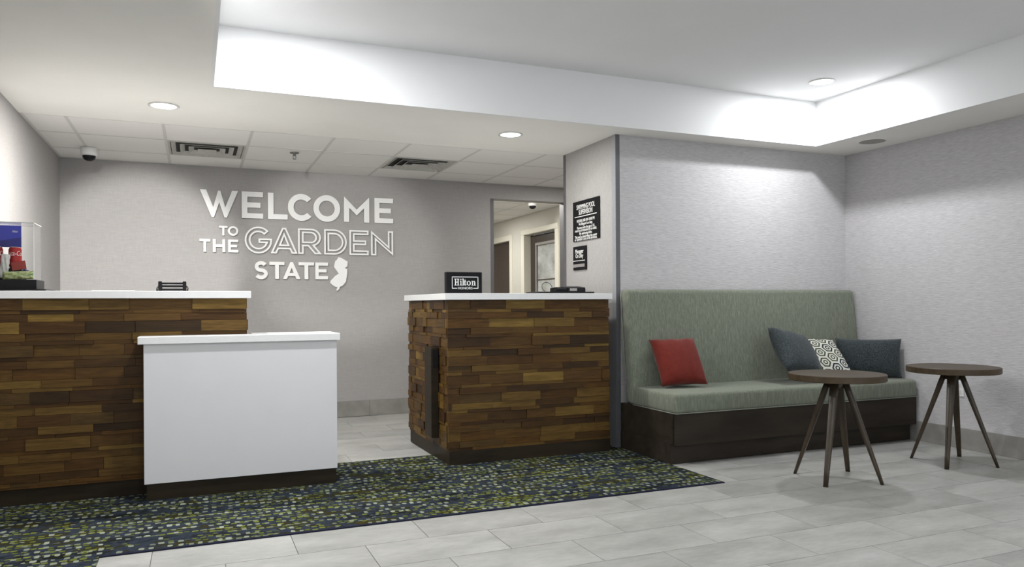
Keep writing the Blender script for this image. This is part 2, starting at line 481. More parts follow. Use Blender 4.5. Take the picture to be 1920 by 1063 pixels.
# ================================================================== THE SETTING
# ---- floor with porcelain tiles laid in half bond
flo = struct(box('floor', XL - .1, XR + .1, YR - .1, 12.3, -.06, -.004, 'grout'))
TXP, TYP, G = 0.606, 0.3145, 0.0032
tile_me = pieces_mesh('floor_tile', 'floor_tile')
def rug_covers(x0, x1, y0, y1):
    return (y0 > 3.80 and y1 < 5.34 and x1 < 3.0) or (x1 < -.42 and y1 < 5.3)
k0 = int((1.9 - 3.482) / TYP) - 1
row = k0
while True:
    y0 = 3.482 + row * TYP; y1 = y0 + TYP
    if y0 >= YB - .02: break
    off = 0.42 if row % 2 == 0 else 0.72
    k = int((XL - off) / TXP) - 2
    while True:
        x0 = off + k * TXP; x1 = x0 + TXP; k += 1
        if x0 >= XR: break
        if x1 <= XL: continue
        a0, a1, b1 = max(x0, XL), min(x1, XR), min(y1, YB)
        if a1 - a0 < .03 or b1 - y0 < .03: continue
        if rug_covers(a0, a1, y0, b1): continue
        if a0 > 3.05 and y0 > YW - .02: continue                   # inside the chase and hidden behind it
        if 1.65 < a0 and y0 > 5.4 and a1 < 4.0: continue           # hidden behind the right counter
        if y0 < 2.6 and a1 < 0.2: continue                         # left of the frame
        if a1 < .35 and y0 > 5.2: continue                         # behind the left counter
        piece('floor_tile', tile_me, flo, a0 + G / 2, a1 - G / 2, y0 + G / 2, b1 - G / 2, -.004, 0.0)
    row += 1
# the rest of the floor (behind the viewer, behind counters and in the corridor): same porcelain, joined
bm = bmesh.new()
def fill_tiles(X0, X1, Y0, Y1):
    r = math.floor((Y0 - 3.482) / TYP)
    while 3.482 + r * TYP < Y1:
        y0 = max(Y0, 3.482 + r * TYP); y1 = min(Y1, 3.482 + (r + 1) * TYP)
        off = 0.42 if r % 2 == 0 else 0.72
        k = math.floor((X0 - off) / TXP)
        while off + k * TXP < X1:
            x0 = max(X0, off + k * TXP); x1 = min(X1, off + (k + 1) * TXP); k += 1
            if x1 - x0 > .02 and y1 - y0 > .02:
                bm_box(bm, x0 + G / 2, x1 - G / 2, y0 + G / 2, y1 - G / 2, -.0045, -.0006)
        r += 1
fill_tiles(XL, XR, YR, 3.482 + k0 * TYP)
fill_tiles(XL, 0.0, 3.482 + k0 * TYP, 2.6)
fill_tiles(XL, 0.3, 5.2, YB); fill_tiles(1.7, 4.6, 5.4, YB); fill_tiles(3.0, 4.47, YB, 12.0)
o = link('floor_tile_field', to_mesh(bm, 'floor_tile_field'), MAT['floor_tile'], flo, (0, 0, 0)); o['kind'] = 'stuff'

# ---- walls
struct(box('wall_left', XL - .1, XL, YR, YB + .15, 0, 2.95, 'paper_linen'))
wr = struct(box('wall_right', XR, XR + .1, YR, YW + .2, 0, 2.95, 'paper_stria'))
# unseen wall behind the viewer; glazing added to bring fill daylight into the room
wq = struct(box('wall_rear', XL - .1, XR + .1, YR - .1, YR, 2.45, 2.95, 'paper_light'))
box('sill_wall', XL - .1, XR + .1, YR - .1, YR, 0, .12, 'paper_light', wq)
wn_ = struct(box('added_window_1', XL - .1, XR + .1, YR - .08, YR - .02, 2.38, 2.45, 'guard_metal'))
for k in range(6):
    xx = XL + (XR - XL) * k / 5
    box('mullion', xx - .035, xx + .035, YR - .08, YR - .02, .12, 2.38, 'guard_metal', wn_)
# bench wall and the return wall carrying the signs (one chase)
struct(box('wall_bench', XC + .002, XR + .1, YW, YW + .1, 0, 2.6, 'paper_stria'))
struct(box('wall_column', XC, XC + .1, YW + .001, YF, 0, 2.6, 'paper_light'))
struct(box('wall_chase', XC + .1, 4.7, YF - .1, YF, 0, 2.6, 'paper_light'))
struct(box('wall_office', 4.6, 4.7, YF, YB, 0, 2.6, 'paper_light'))
# back wall with opening to the corridor
OX0, OX1, OZ = 2.985, 3.862, 2.266
wb = struct(box('wall_back', XL, OX0, YB, YB + .15, 0, 2.6, 'paper_linen'))
struct(box('wall_back_header', OX0, OX1, YB, YB + .15, OZ, 2.6, 'paper_linen'))
struct(box('wall_back_end', OX1, 4.7, YB, YB + .15, 0, 2.6, 'paper_linen'))
# corridor behind
HX = 4.47
struct(box('wall_corridor', 2.4, 2.5, YB + .15, 12.2, 0, 2.6, 'cream_paint'))
struct(box('wall_corridor_end', 2.4, HX, 12.1, 12.2, 0, 2.6, 'cream_paint'))
D1 = (10.64, 11.56); D2 = (9.085, 10.115); DZ = 2.135
struct(box('wall_corridor_right', HX, HX + .16, YB + .15, D2[0] - .02, 0, 2.6, 'cream_paint'))
struct(box('wall_corridor_pier', HX, HX + .16, D2[1] + .02, D1[0] - .02, 0, 2.6, 'cream_paint'))
struct(box('wall_corridor_far', HX, HX + .16, D1[1] + .02, 12.2, 0, 2.6, 'cream_paint'))
struct(box('wall_corridor_lintel', HX, HX + .16, D2[0] - .02, D2[1] + .02, DZ + .02, 2.6, 'cream_paint'))
struct(box('wall_corridor_lintel_far', HX, HX + .16, D1[0] - .02, D1[1] + .02, DZ + .02, 2.6, 'cream_paint'))

# ---- ceilings
ce = struct(box('ceiling', XL - .1, TX0 - .02, YR, SEAM - .009, ZC, ZC + .06, 'ceiling_paint'))
box('soffit_band', TX0 - .02, TX1 + .02, TY + .02, SEAM - .009, ZC, ZC + .06, 'ceiling_paint', ce)
box('soffit_side', TX1 + .02, XR + .1, YR, SEAM - .009, ZC, ZC + .06, 'ceiling_paint', ce)
tray = struct(box('ceiling_tray', TX0 - .02, TX1 + .02, YR - .1, TY + .02, ZT, ZT + .06, 'tray_paint'))
box('tray_face', TX0 - .02, TX1 + .02, TY, TY + .02, ZC, ZT, 'tray_paint', tray)
box('tray_face', TX0 - .02, TX0, YR, TY, ZC, ZT, 'tray_paint', tray)
box('tray_face', TX1, TX1 + .02, YR, TY, ZC, ZT, 'tray_paint', tray)
# lay-in tile ceiling
tc = struct(box('ceiling_grid', XL - .1, 4.7, SEAM, YB + .01, ZC + .016, ZC + .05, 'vent_dark'))
GX = [-.817 + .61 * k for k in range(-1, 9)]
GY = [SEAM, 6.514, 7.124, YB]
VENT = [(-.207, .403), (1.623, 2.233)]
act_me = pieces_mesh('ceiling_tile', 'acoustic'); bar_me = pieces_mesh('grid_bar', 'grid_metal')
for i in range(len(GX) - 1):
    x0, x1 = max(GX[i], XL), min(GX[i + 1], 4.6)
    if x1 - x0 < .05: continue
    for j in range(3):
        if j == 1 and any(abs(x0 - v[0]) < .01 for v in VENT): continue
        if x0 > 3.6 and j < 2: continue
        piece('ceiling_tile', act_me, tc, x0 + .009, x1 - .009, GY[j] + .009, GY[j + 1] - .009, ZC + .002, ZC + .018)
for x in GX:
    if XL < x < 4.6: piece('grid_bar', bar_me, tc, x - .0115, x + .0115, SEAM, YB, ZC + .0005, ZC + .016)
for y in (6.514, 7.124):
    for i in range(len(GX) - 1):
        x0, x1 = max(GX[i], XL), min(GX[i + 1], 4.6)
        if x1 - x0 > .05: piece('grid_bar', bar_me, tc, x0 + .0115, x1 - .0115, y - .0115, y + .0115, ZC + .0005, ZC + .016)
piece('grid_bar', bar_me, tc, XL, 4.6, YB - .02, YB, ZC + .0005, ZC + .016)
piece('grid_bar', bar_me, tc, XL, XL + .02, SEAM, YB - .02, ZC + .0005, ZC + .016)
# corridor ceiling
hc = struct(box('ceiling_corridor', 2.4, HX + .16, YB + .15, 12.2, ZC + .016, ZC + .06, 'acoustic'))
y = 7.75
while y < 12.1:
    for x0, x1 in ((2.5, 2.74), (2.74, 3.35), (3.35, 3.96), (3.96, HX)):
        piece('ceiling_tile', act_me, hc, x0 + .009, x1 - .009, y + .009, min(y + .61, 12.1) - .009, ZC + .002, ZC + .018)
    for x0, x1 in ((2.5, 2.74), (2.74, 3.35), (3.35, 3.96), (3.96, HX)):
        piece('grid_bar', bar_me, hc, x0 + .0115, x1 - .0115, y - .0115, y + .0115, ZC + .0005, ZC + .016)
    y += .61
for x in (2.74, 3.35, 3.96): piece('grid_bar', bar_me, hc, x - .0115, x + .0115, 7.75, 12.1, ZC + .0005, ZC + .016)

# ---- baseboards of cut tile
bt_me = pieces_mesh('base_tile', 'base_tile')
bb = struct(box('baseboard_back', XL, OX0, YB - .004, YB, 0, HB - .003, 'grout'))
x = 0.41 - .606 * 3
while x < OX0:
    a0, a1 = max(x, XL), min(x + .606, OX0); x += .606
    if a1 - a0 > .03: piece('base_tile', bt_me, bb, a0 + .001, a1 - .001, YB - .012, YB - .004, .001, HB)
br_ = struct(box('baseboard_right', XR - .004, XR, YR, YW, 0, HB - .003, 'grout'))
y = 4.93
while y > YR:
    b0, b1 = max(y - .606, YR), min(y, YW); 
    piece('base_tile', bt_me, br_, XR - .012, XR - .004, b0 + .001, b1 - .001, .001, HB, None, True); y -= .606

# ---- grey metal corner guards
def guard(n, x0, x1, y0, y1, z0=HB, z1=ZC, m='guard_metal'):
    return struct(box('trim_%d' % n, x0, x1, y0, y1, z0, z1, m, None, .0008, 1))
guard(1, XC - .003, XC + .034, YW - .003, YW, 0.0)
guard(2, XC - .003, XC, YW, YW + .055, 0.0, ZC, 'guard_light')
guard(3, XC - .003, XC, YF - .045, YF, 0.0)
guard(4, OX0 - .034, OX0 + .003, YB - .003, YB, HB, OZ + .002)
guard(5, OX1 - .003, OX1, YB, YB + .15, 0.0, OZ)

# ---- corridor doors
d1 = struct(box('door_1', HX + .06, HX + .10, D1[0] + .04, D1[1] - .04, .01, DZ - .035, 'brown_door'))
for nm, a in (('door_jamb', (HX - .015, HX + .12, D1[0] - .055, D1[0] + .04, 0, DZ - .035)), ('door_jamb', (HX - .015, HX + .12, D1[1] - .04, D1[1] + .055, 0, DZ - .035)), ('door_head', (HX - .015, HX + .12, D1[0] - .055, D1[1] + .055, DZ - .035, DZ + .05))):
    box(nm, *a, 'cream_trim', d1, .004, 1)
d2 = struct(box('door_2', HX + .145, HX + .15, D2[0], D2[1], 0, DZ, 'bronze_frame'))
for nm, a in (('door_jamb', (HX - .02, HX + .14, D2[0] - .085, D2[0], 0, DZ)), ('door_jamb', (HX - .02, HX + .14, D2[1], D2[1] + .105, 0, DZ)), ('door_head', (HX - .02, HX + .14, D2[0] - .085, D2[1] + .105, DZ, DZ + .075))):
    box(nm, *a, 'cream_trim', d2, .005, 1)
for nm, a in (('door_stile', (HX + .09, HX + .135, D2[0] + .005, D2[0] + .1, .01, DZ - .01)), ('door_stile', (HX + .09, HX + .135, D2[1] - .19, D2[1] - .005, .01, DZ - .01)), ('door_rail', (HX + .09, HX + .135, D2[0] + .1, D2[1] - .19, DZ - .13, DZ - .01)), ('door_rail', (HX + .09, HX + .135, D2[0] + .1, D2[1] - .19, .01, .2))):
    box(nm, *a, 'bronze_frame', d2, .003, 1)
gy0, gy1, gz0, gz1 = D2[0] + .1, D2[1] - .19, .2, DZ - .13
box('glazing_bead', HX + .078, HX + .10, gy0, gy1 - .03, gz1 - .035, gz1, 'alum_frame', d2)
box('glazing_bead', HX + .078, HX + .10, gy1 - .03, gy1, gz0, gz1, 'alum_frame', d2)
box('door_pane', HX + .105, HX + .112, gy0, gy1 - .03, gz0, gz1 - .035, 'view_pane', d2)
box('muntin', HX + .098, HX + .106, gy0, gy1 - .03, 1.465, 1.478, 'bronze_frame', d2)

# ================================================================== RUG
PR = [(XL + .004, YR + .3), (-.398, YR + .3), (-.398, 3.79), (3.02, 3.79), (3.02, YW - .005), (2.99, YW - .005), (2.99, 5.362), (XL + .004, 5.362)]
rug = prism('area_rug', PR, 'rug', None, 'Z', 0.0, 0.006)
tag(rug, 'dark navy patterned carpet with yellow-green and pale dashes in front of the counters', 'rug')
RT = 0.006

# ================================================================== COUNTERS
PAL = [(0.0592, 0.0276, 0.006), (0.0725, 0.0361, 0.0078), (0.0866, 0.0453, 0.0099), (0.0514, 0.0255, 0.0064), (0.1043, 0.0594, 0.0134), (0.0394, 0.0192, 0.0057), (0.0796, 0.0375, 0.0071), (0.129, 0.077, 0.0169), (0.031, 0.0163, 0.005), (0.069, 0.039, 0.0106), (0.1642, 0.1017, 0.0226)]
PW = [16, 17, 15, 10, 10, 9, 12, 6, 6, 10, 3]
ROWS = [.0655, .022, .044, .0655, .044, .022]
strip_me = pieces_mesh('wood_strip', 'strip_wood')
def clad(parent, u0, u1, z0, z1, face, plane, outward, rng, lens=(.20, .34), skip=None, along_y=False, end=0.0):
    """rows of wood strips on a face; plane = coordinate of the backing, outward = -1/+1"""
    hs = []; z = z1; i = 0
    while z > z0 + .012:
        h = min(ROWS[i % 6], z - z0); i += 1
        if z - h - z0 < .012: h = z - z0
        u = u0 - rng.uniform(0, .2) if lens[1] > .1 else u0
        while u < u1 - .004:
            L = rng.uniform(*lens)
            a, b = max(u, u0), min(u + L, u1)
            if u1 - b < .05: b = u1
            u = b if b >= u1 else u + L
            if b - a < .012: continue
            d = rng.choice((.014, .018, .021, .024, .027)) + rng.uniform(-.001, .001)
            e0 = -rng.uniform(0, end) if a <= u0 + 1e-6 else 0.0
            e1 = rng.uniform(0, end) if b >= u1 - 1e-6 else 0.0
            p0, p1 = (plane - d, plane) if outward < 0 else (plane, plane + d)
            c = rng.choices(PAL, PW)[0]
            g = .0006
            if along_y: piece('wood_strip', strip_me, parent, p0, p1, a + g, b - g, z - h + g, z - g, c, True)
            else: piece('wood_strip', strip_me, parent, a + g, b - g + e1, p0, p1, z - h + g, z - g, c)
        z -= h

# left reception counter
LY = 4.958     # backing plane; strips reach about 4.935
lc = root('reception_counter', (-.4, 5.25, RT), 'long reception counter of stacked brown wood strips on the left under a white top', 'counter')
box('body', XL + .002, .275, LY, 5.62, .1, 1.164, 'dark_wood', lc)
box('toe_kick', XL + .002, .27, LY - .005, 5.6, RT, .101, 'dark_wood', lc)
box('countertop', XL + .002, .318, 4.908, 5.66, 1.164, 1.208, 'quartz', lc, .003)
rng = random.Random(11)
clad(lc, XL + .002, .285, .099, 1.1635, 'front', LY, -1, rng, (.19, .36), end=.014)
clad(lc, LY + .002, 5.61, .099, 1.1635, 'side', .275, 1, rng, (.2, .34), along_y=True)

# lowered white service desk
dk = root('service_desk', (.27, 4.95, RT), 'low white service desk with dark toe kick in front of the left wooden counter', 'desk')
prism('desk_body', [(-.274, 4.763), (.814, 4.763), (.814, 5.10), (.33, 5.10), (.33, 4.925), (-.274, 4.925)], 'white_lam', dk, 'Z', .1, .900, .0015, 1)
prism('desktop', [(-.303, 4.742), (.832, 4.742), (.832, 5.125), (.325, 5.125), (.325, 4.928), (-.303, 4.928)], 'quartz', dk, 'Z', .900, .943, .002, 1)
prism('toe_kick', [(-.262, 4.775), (.808, 4.775), (.808, 5.09), (.335, 5.09), (.335, 4.925), (-.262, 4.925)], 'dark_wood', dk, 'Z', RT, .1)

# right reception counter
rc = root('reception_counter', (2.25, 5.45, RT), 'square reception counter of stacked wood strips beside the bench wall, with vertical side post', 'counter')
RX0, RX1, RY0, RY1 = 1.626, 2.872, 4.98, 5.97
box('body', RX0, RX1, RY0, RY1, .1, 1.150, 'dark_wood', rc)
box('toe_kick', 1.610, 2.884, 4.952, RY1, RT, .1, 'dark_wood', rc)
box('countertop', 1.577, 2.895, 4.926, 6.02, 1.150, 1.195, 'quartz', rc, .003)
rng = random.Random(23)
clad(rc, 1.606, 2.884, .099, 1.1495, 'front', RY0, -1, rng, (.22, .36))
clad(rc, RY0 + .001, 6.0, .099, 1.1495, 'side', RX0, -1, rng, (.07, .24), along_y=True)
hp = box('side_post', 1.548, 1.605, 5.170, 5.335, .165, .812, 'dark_wood', rc, .003, 1); hp['label'] = 'dark vertical wooden post on the side of the counter'
box('post_black_patch', 1.560, 1.600, 5.164, 5.171, .675, .795, 'black_plastic', hp)  # thin black patch on the upper front of the post

# ================================================================== WELCOME LETTERING
def arc(cx, cy, r, a0, a1, n=14, ry=None):
    ry = ry or r
    return [(cx + r * math.cos(math.radians(a0 + (a1 - a0) * k / n)), cy + ry * math.sin(math.radians(a0 + (a1 - a0) * k / n))) for k in range(n + 1)]
def stroke(pts, t):
    L, R = [], []
    for i, p in enumerate(pts):
        a = Vector(pts[max(i - 1, 0)]); b = Vector(pts[min(i + 1, len(pts) - 1)])
        d = (b - a).normalized(); n = Vector((-d.y, d.x)) * t / 2
        L.append((p[0] + n.x, p[1] + n.y)); R.append((p[0] - n.x, p[1] - n.y))
    return L + R[::-1]
S_LINE = arc(.36, .70, .25, 28, 262, 16, .20) + arc(.36, .30, .27, 82, -152, 16, .20)
GLY = {
 'W': (1.43, [[(0, 1), (.23, 1), (.49, .37), (.67, .98), (.76, .98), (.94, .37), (1.2, 1), (1.43, 1), (1.0, 0), (.91, 0), (.715, .55), (.52, 0), (.43, 0)]]),
 'E': (.80, [[(0, 0), (.8, 0), (.8, .19), (.21, .19), (.21, .405), (.70, .405), (.70, .595), (.21, .595), (.21, .81), (.8, .81), (.8, 1), (0, 1)]]),
 'L': (.74, [[(0, 0), (.74, 0), (.74, .19), (.21, .19), (.21, 1), (0, 1)]]),
 'C': (.87, [arc(.5, .5, .5, 42, 318, 30) + arc(.5, .5, .29, 318, 42, 30)]),
 'O': (1.0, [arc(.5, .5, .5, 0, 350, 35), arc(.5, .5, .295, 0, 350, 35)]),
 'M': (.97, [[(0, 0), (.2, 0), (.2, .56), (.485, .27), (.77, .56), (.77, 0), (.97, 0), (.97, 1), (.485, .50), (0, 1)]]),
 'T': (.86, [[(.32, 0), (.54, 0), (.54, .81), (.86, .81), (.86, 1), (0, 1), (0, .81), (.32, .81)]]),
 'H': (.90, [[(0, 0), (.21, 0), (.21, .41), (.69, .41), (.69, 0), (.9, 0), (.9, 1), (.69, 1), (.69, .6), (.21, .6), (.21, 1), (0, 1)]]),
 'A': (1.05, [[(0, 0), (.23, 0), (.31, .17), (.74, .17), (.82, 0), (1.05, 0), (.60, 1), (.45, 1)], [(.40, .35), (.65, .35), (.525, .66)]]),
 'S': (.78, [stroke(S_LINE, .205)]),
 'G': (1.0, [arc(.5, .5, .5, 42, 358, 34) + [(1.0, .56), (.50, .56), (.50, .39)] + arc(.5, .5, .29, 338, 42, 26)]),
 'R': (.86, [[(0, 0), (.2, 0), (.2, .30), (.36, .30), (.60, 0), (.86, 0), (.60, .335)] + arc(.48, .655, .345, -62, 90, 14) + [(0, 1)], [(.2, .49), (.46, .49)] + arc(.46, .65, .165, -80, 80, 10) + [(.46, .815), (.2, .815)]]),
 'D': (.90, [[(0, 0)] + arc(.40, .5, .5, -90, 90, 18) + [(0, 1)], [(.2, .2)] + arc(.40, .5, .3, -90, 90, 16) + [(.2, .8)]]),
 'N': (.85, [[(0, 0), (.2, 0), (.2, .60), (.85, 0), (.85, 1), (.65, 1), (.65, .40), (0, 1)]]),
}
def area(lp):
    return sum(lp[i][0] * lp[(i + 1) % len(lp)][1] - lp[(i + 1) % len(lp)][0] * lp[i][1] for i in range(len(lp))) / 2
def offset(lp, d):
    """shrink (d>0) a closed loop of either orientation toward its inside"""
    s = 1 if area(lp) > 0 else -1
    q = []
    for p in lp:
        if not q or (Vector(p) - Vector(q[-1])).length > 1e-5: q.append(p)
    if (Vector(q[0]) - Vector(q[-1])).length < 1e-5: q.pop()
    out = []; n = len(q)
    for i in range(n):
        a, b, c = Vector(q[i - 1]), Vector(q[i]), Vector(q[(i + 1) % n])
        e0, e1 = (b - a).normalized(), (c - b).normalized()
        n0, n1 = Vector((-e0.y, e0.x)) * s, Vector((-e1.y, e1.x)) * s
        m = (n0 + n1)
        if m.length < .15: m = n0
        m = m.normalized(); k = max(.38, m.dot(n0))
        out.append(tuple(b + m * d / k))
    return out
WORDS = [
 ('W', .045, .379, 1.951, 2.206), ('E', .411, .604, 1.953, 2.206), ('L', .648, .83, 1.953, 2.206), ('C', .833, 1.054, 1.945, 2.209), ('O', 1.075, 1.335, 1.945, 2.209), ('M', 1.373, 1.626, 1.952, 2.206), ('E', 1.68, 1.872, 1.953, 2.206),
 ('T', .209, .284, 1.782, 1.871), ('O', .286, .38, 1.781, 1.872), ('T', .039, .132, 1.624, 1.745), ('H', .154, .263, 1.624, 1.745), ('E', .288, .379, 1.624, 1.745),
 ('g', .436, .684, 1.618, 1.876), ('a', .671, .922, 1.622, 1.872), ('r', .927, 1.154, 1.622, 1.872), ('d', 1.177, 1.399, 1.622, 1.872), ('e', 1.426, 1.618, 1.622, 1.872), ('n', 1.643, 1.87, 1.622, 1.872),
 ('S', .523, .651, 1.373, 1.546), ('T', .659, .798, 1.377, 1.542), ('A', .783, .947, 1.377, 1.542), ('T', .931, 1.077, 1.377, 1.542), ('E', 1.09, 1.213, 1.377, 1.542)]
sg = root('welcome_lettering', (.95, YB, 1.6), 'raised white WELCOME TO THE GARDEN STATE lettering on the grey back wall', 'sign')
LD = .024
for ch, x0, x1, z0, z1 in WORDS:
    wd, loops = GLY[ch.upper()]
    sx_, sz_ = (x1 - x0) / wd, (z1 - z0)
    lps = [[(p[0] * sx_ - (x1 - x0) / 2, p[1] * sz_ - sz_ / 2) for p in lp] for lp in loops]
    if ch.islower():
        t = .0155; lps2 = []
        for i, lp in enumerate(lps):
            lps2 += [lp, offset(lp, t if i == 0 else -t)]
        lps = lps2
    me = curve_mesh('letter', lps, LD)
    o = link('letter', me, MAT['letter_white'], sg, ((x0 + x1) / 2, YB - LD / 2 - .004, (z0 + z1) / 2))
    o.rotation_euler = ROT_FRONT
NJ = [(1.315, 1.598), (1.345, 1.59), (1.407, 1.555), (1.403, 1.507), (1.377, 1.49), (1.401, 1.48), (1.402, 1.435), (1.391, 1.379), (1.387, 1.352), (1.354, 1.313), (1.327, 1.302), (1.321, 1.279), (1.299, 1.263), (1.294, 1.274), (1.305, 1.296), (1.272, 1.307), (1.234, 1.34), (1.238, 1.362), (1.284, 1.412), (1.317, 1.434), (1.295, 1.467), (1.273, 1.5), (1.279, 1.539), (1.285, 1.561), (1.301, 1.572)]
me = curve_mesh('state_outline', [[(x - 1.32, z - 1.43) for x, z in NJ]], LD)
o = link('state_outline', me, MAT['letter_white'], sg, (1.32, YB - LD / 2 - .004, 1.43)); o.rotation_euler = ROT_FRONT
o['label'] = 'white cut-out silhouette of a state'

# ================================================================== WALL PLAQUES
def yline(parent, y0, y1, z, h=.006, mat='print_white', x=XC - .0125):
    return box('rule', x - .0006, x + .0006, y0, y1, z - h / 2, z + h / 2, mat, parent)
ps = root('pool_sign', (XC, 5.515, 1.815), 'black swimming pool supervision plaque, upper of two on the narrow grey wall', 'sign')
box('plaque', XC - .012, XC - .0005, 5.288, 5.741, 1.648, 1.984, 'black_matte', ps, .002, 1)
X_ = XC - .0128
for s_, z_, w_, h_ in (('SWIMMING POOL', 1.930, .315, .058), ('SUPERVISION', 1.885, .235, .058), ('HOURS: 8:00 AM-10:00 PM', 1.815, .305, .034), ('No lifeguard on duty.', 1.788, .235, .034), ('Persons under the age of 16', 1.757, .30, .034), ('must be accompanied by an adult.', 1.735, .375, .034), ('No swimming alone.', 1.708, .22, .034), ('This pool is closed when the owner', 1.681, .385, .034), ('or operator is not on the premises.', 1.661, .385, .034)):
    text('sign_lettering', s_, h_, (X_, 5.514, z_), ROT_SIDE, 'print_white', ps, width=w_, bold=.0002)
yline(ps, 5.325, 5.705, 1.852)
ms = root('manager_sign', (XC, 5.626, 1.50), 'small black Manager On Duty plaque with name slot, below the pool plaque', 'sign')
box('plaque', XC - .012, XC - .0005, 5.511, 5.742, 1.404, 1.604, 'black_matte', ms, .002, 1)
text('sign_lettering', 'Manager', .050, (X_, 5.628, 1.560), ROT_SIDE, 'print_white', ms, width=.145, bold=.0004)
text('sign_lettering', 'On Duty', .050, (X_, 5.628, 1.522), ROT_SIDE, 'print_white', ms, width=.135, bold=.0004)
yline(ms, 5.53, 5.738, 1.482, .005)
np_ = box('name_slot', XC - .0145, XC - .012, 5.535, 5.738, 1.428, 1.454, 'alum_frame', ms)

# ================================================================== CEILING FITTINGS
def lamp(parent, loc, watts, col, r):
    ld = bpy.data.lights.new('light_source', 'AREA'); ld.shape = 'DISK'; ld.size = 2 * r; ld.energy = watts; ld.color = col
    o = bpy.data.objects.new('light_source', ld); C.objects.link(o); o.parent = parent; o.location = Vector(loc) - wloc(parent); return o
def downlight(x, y, z, label, watts, col, lens, group, r=.078):
    t = root('recessed_downlight', (x, y, z), label, 'ceiling light', group)
    lathe('trim_ring', [(r, 0), (r + .016, -.001), (r + .018, -.004), (r + .012, -.0065), (r, -.006)], 'camera_white', t, (x, y, z), 32)
    lathe('lens', [(0, -.0035), (r - .004, -.0035), (r, -.001)], lens, t, (x, y, z), 32)
    lamp(t, (x, y, z - .0075), watts, col, r * .92)
    return t
GRP = 'round recessed ceiling downlights'
downlight(-.183, 5.405, ZC, 'glowing round downlight in the soffit above the left counter', LW['L1'], SOFFIT_COL, 'lamp_warm', GRP)
downlight(2.247, 5.347, ZC, 'glowing round downlight in the soffit above the right counter', LW['L2'], SOFFIT_COL, 'lamp_warm', GRP)
downlight(4.406, 4.358, ZT, 'glowing round downlight in the corner of the raised ceiling tray', LW['T1'], TRAY_COL, 'lamp_cool', GRP)
downlight(.52, 4.02, ZT, 'tray downlight above the low white desk, just out of frame', LW['T2'], TRAY_COL, 'lamp_cool', GRP)
downlight(4.406, .9, ZT, 'added unseen tray downlight by the right wall behind the viewer', LW['T3'], TRAY_COL, 'lamp_cool', GRP)  # this and the next: unseen tray lamps added for fill
downlight(.52, .9, ZT, 'added unseen tray downlight directly above the viewer', LW['T3'], TRAY_COL, 'lamp_cool', GRP)
downlight(-.55, 2.7, ZC, 'added soffit downlight in front of the left counter, out of frame', LW['F'], SOFFIT_COL, 'lamp_warm', GRP)  # this and the next: added out of frame to light the counter fronts
downlight(-.55, .6, ZC, 'added unseen soffit downlight along the left wall behind the viewer', LW['F'], SOFFIT_COL, 'lamp_warm', GRP)
downlight(3.6, 8.35, ZC, 'added unseen corridor downlight just past the opening', LW['H'], (1, .97, .91), 'lamp_warm', GRP)  # this and the next: unseen lamps added to light the cream walls
downlight(3.5, 10.4, ZC, 'added unseen corridor downlight near the brown door', LW['H'], (1, .97, .91), 'lamp_warm', GRP)
downlight(3.66, 6.72, ZC, 'added office downlight behind the column, hidden from view', LW['B'], SOFFIT_COL, 'lamp_warm', GRP)  # added out of sight to brighten the office area and back wall
# accent spots added out of frame to make the bright scallops on the lettering wall
def accent(x, y, aim, angle, watts, label):
    z = ZC
    t = root('added_spot', (x, y, z), label, 'spotlight', 'added accent spots brightening the back wall')
    lathe('trim_ring', [(.048, 0), (.062, -.001), (.063, -.004), (.048, -.006)], 'white_metal', t, (x, y, z), 24)
    d = Vector(aim) - Vector((x, y, z - .03))
    h = lathe('lamp_head', [(.018, -.03), (.030, -.028), (.034, .0), (.034, .03), (.030, .03), (.030, -.0), (.016, -.026)], 'white_metal', t, (x, y, z - .03), 20)
    h.rotation_euler = d.to_track_quat('Z', 'Y').to_euler()
    ld = bpy.data.lights.new('light_source', 'SPOT'); ld.energy = watts; ld.color = SOFFIT_COL; ld.spot_size = math.radians(angle); ld.spot_blend = .55; ld.shadow_soft_size = .02
    o = bpy.data.objects.new('light_source', ld); C.objects.link(o); o.parent = t
    o.location = (d.normalized() * .035) + Vector((0, 0, -.03)); o.rotation_euler = d.to_track_quat('-Z', 'Y').to_euler()
accent(-.62, 3.2, (-.45, YB, 1.50), 25, LW['A1'], 'added unseen spotlight in the left soffit aimed at the wall left of the lettering')
accent(-.25, 2.4, (1.36, YB, 1.66), 22, LW['A2'], 'added unseen spotlight in the left soffit aimed at the lettering')

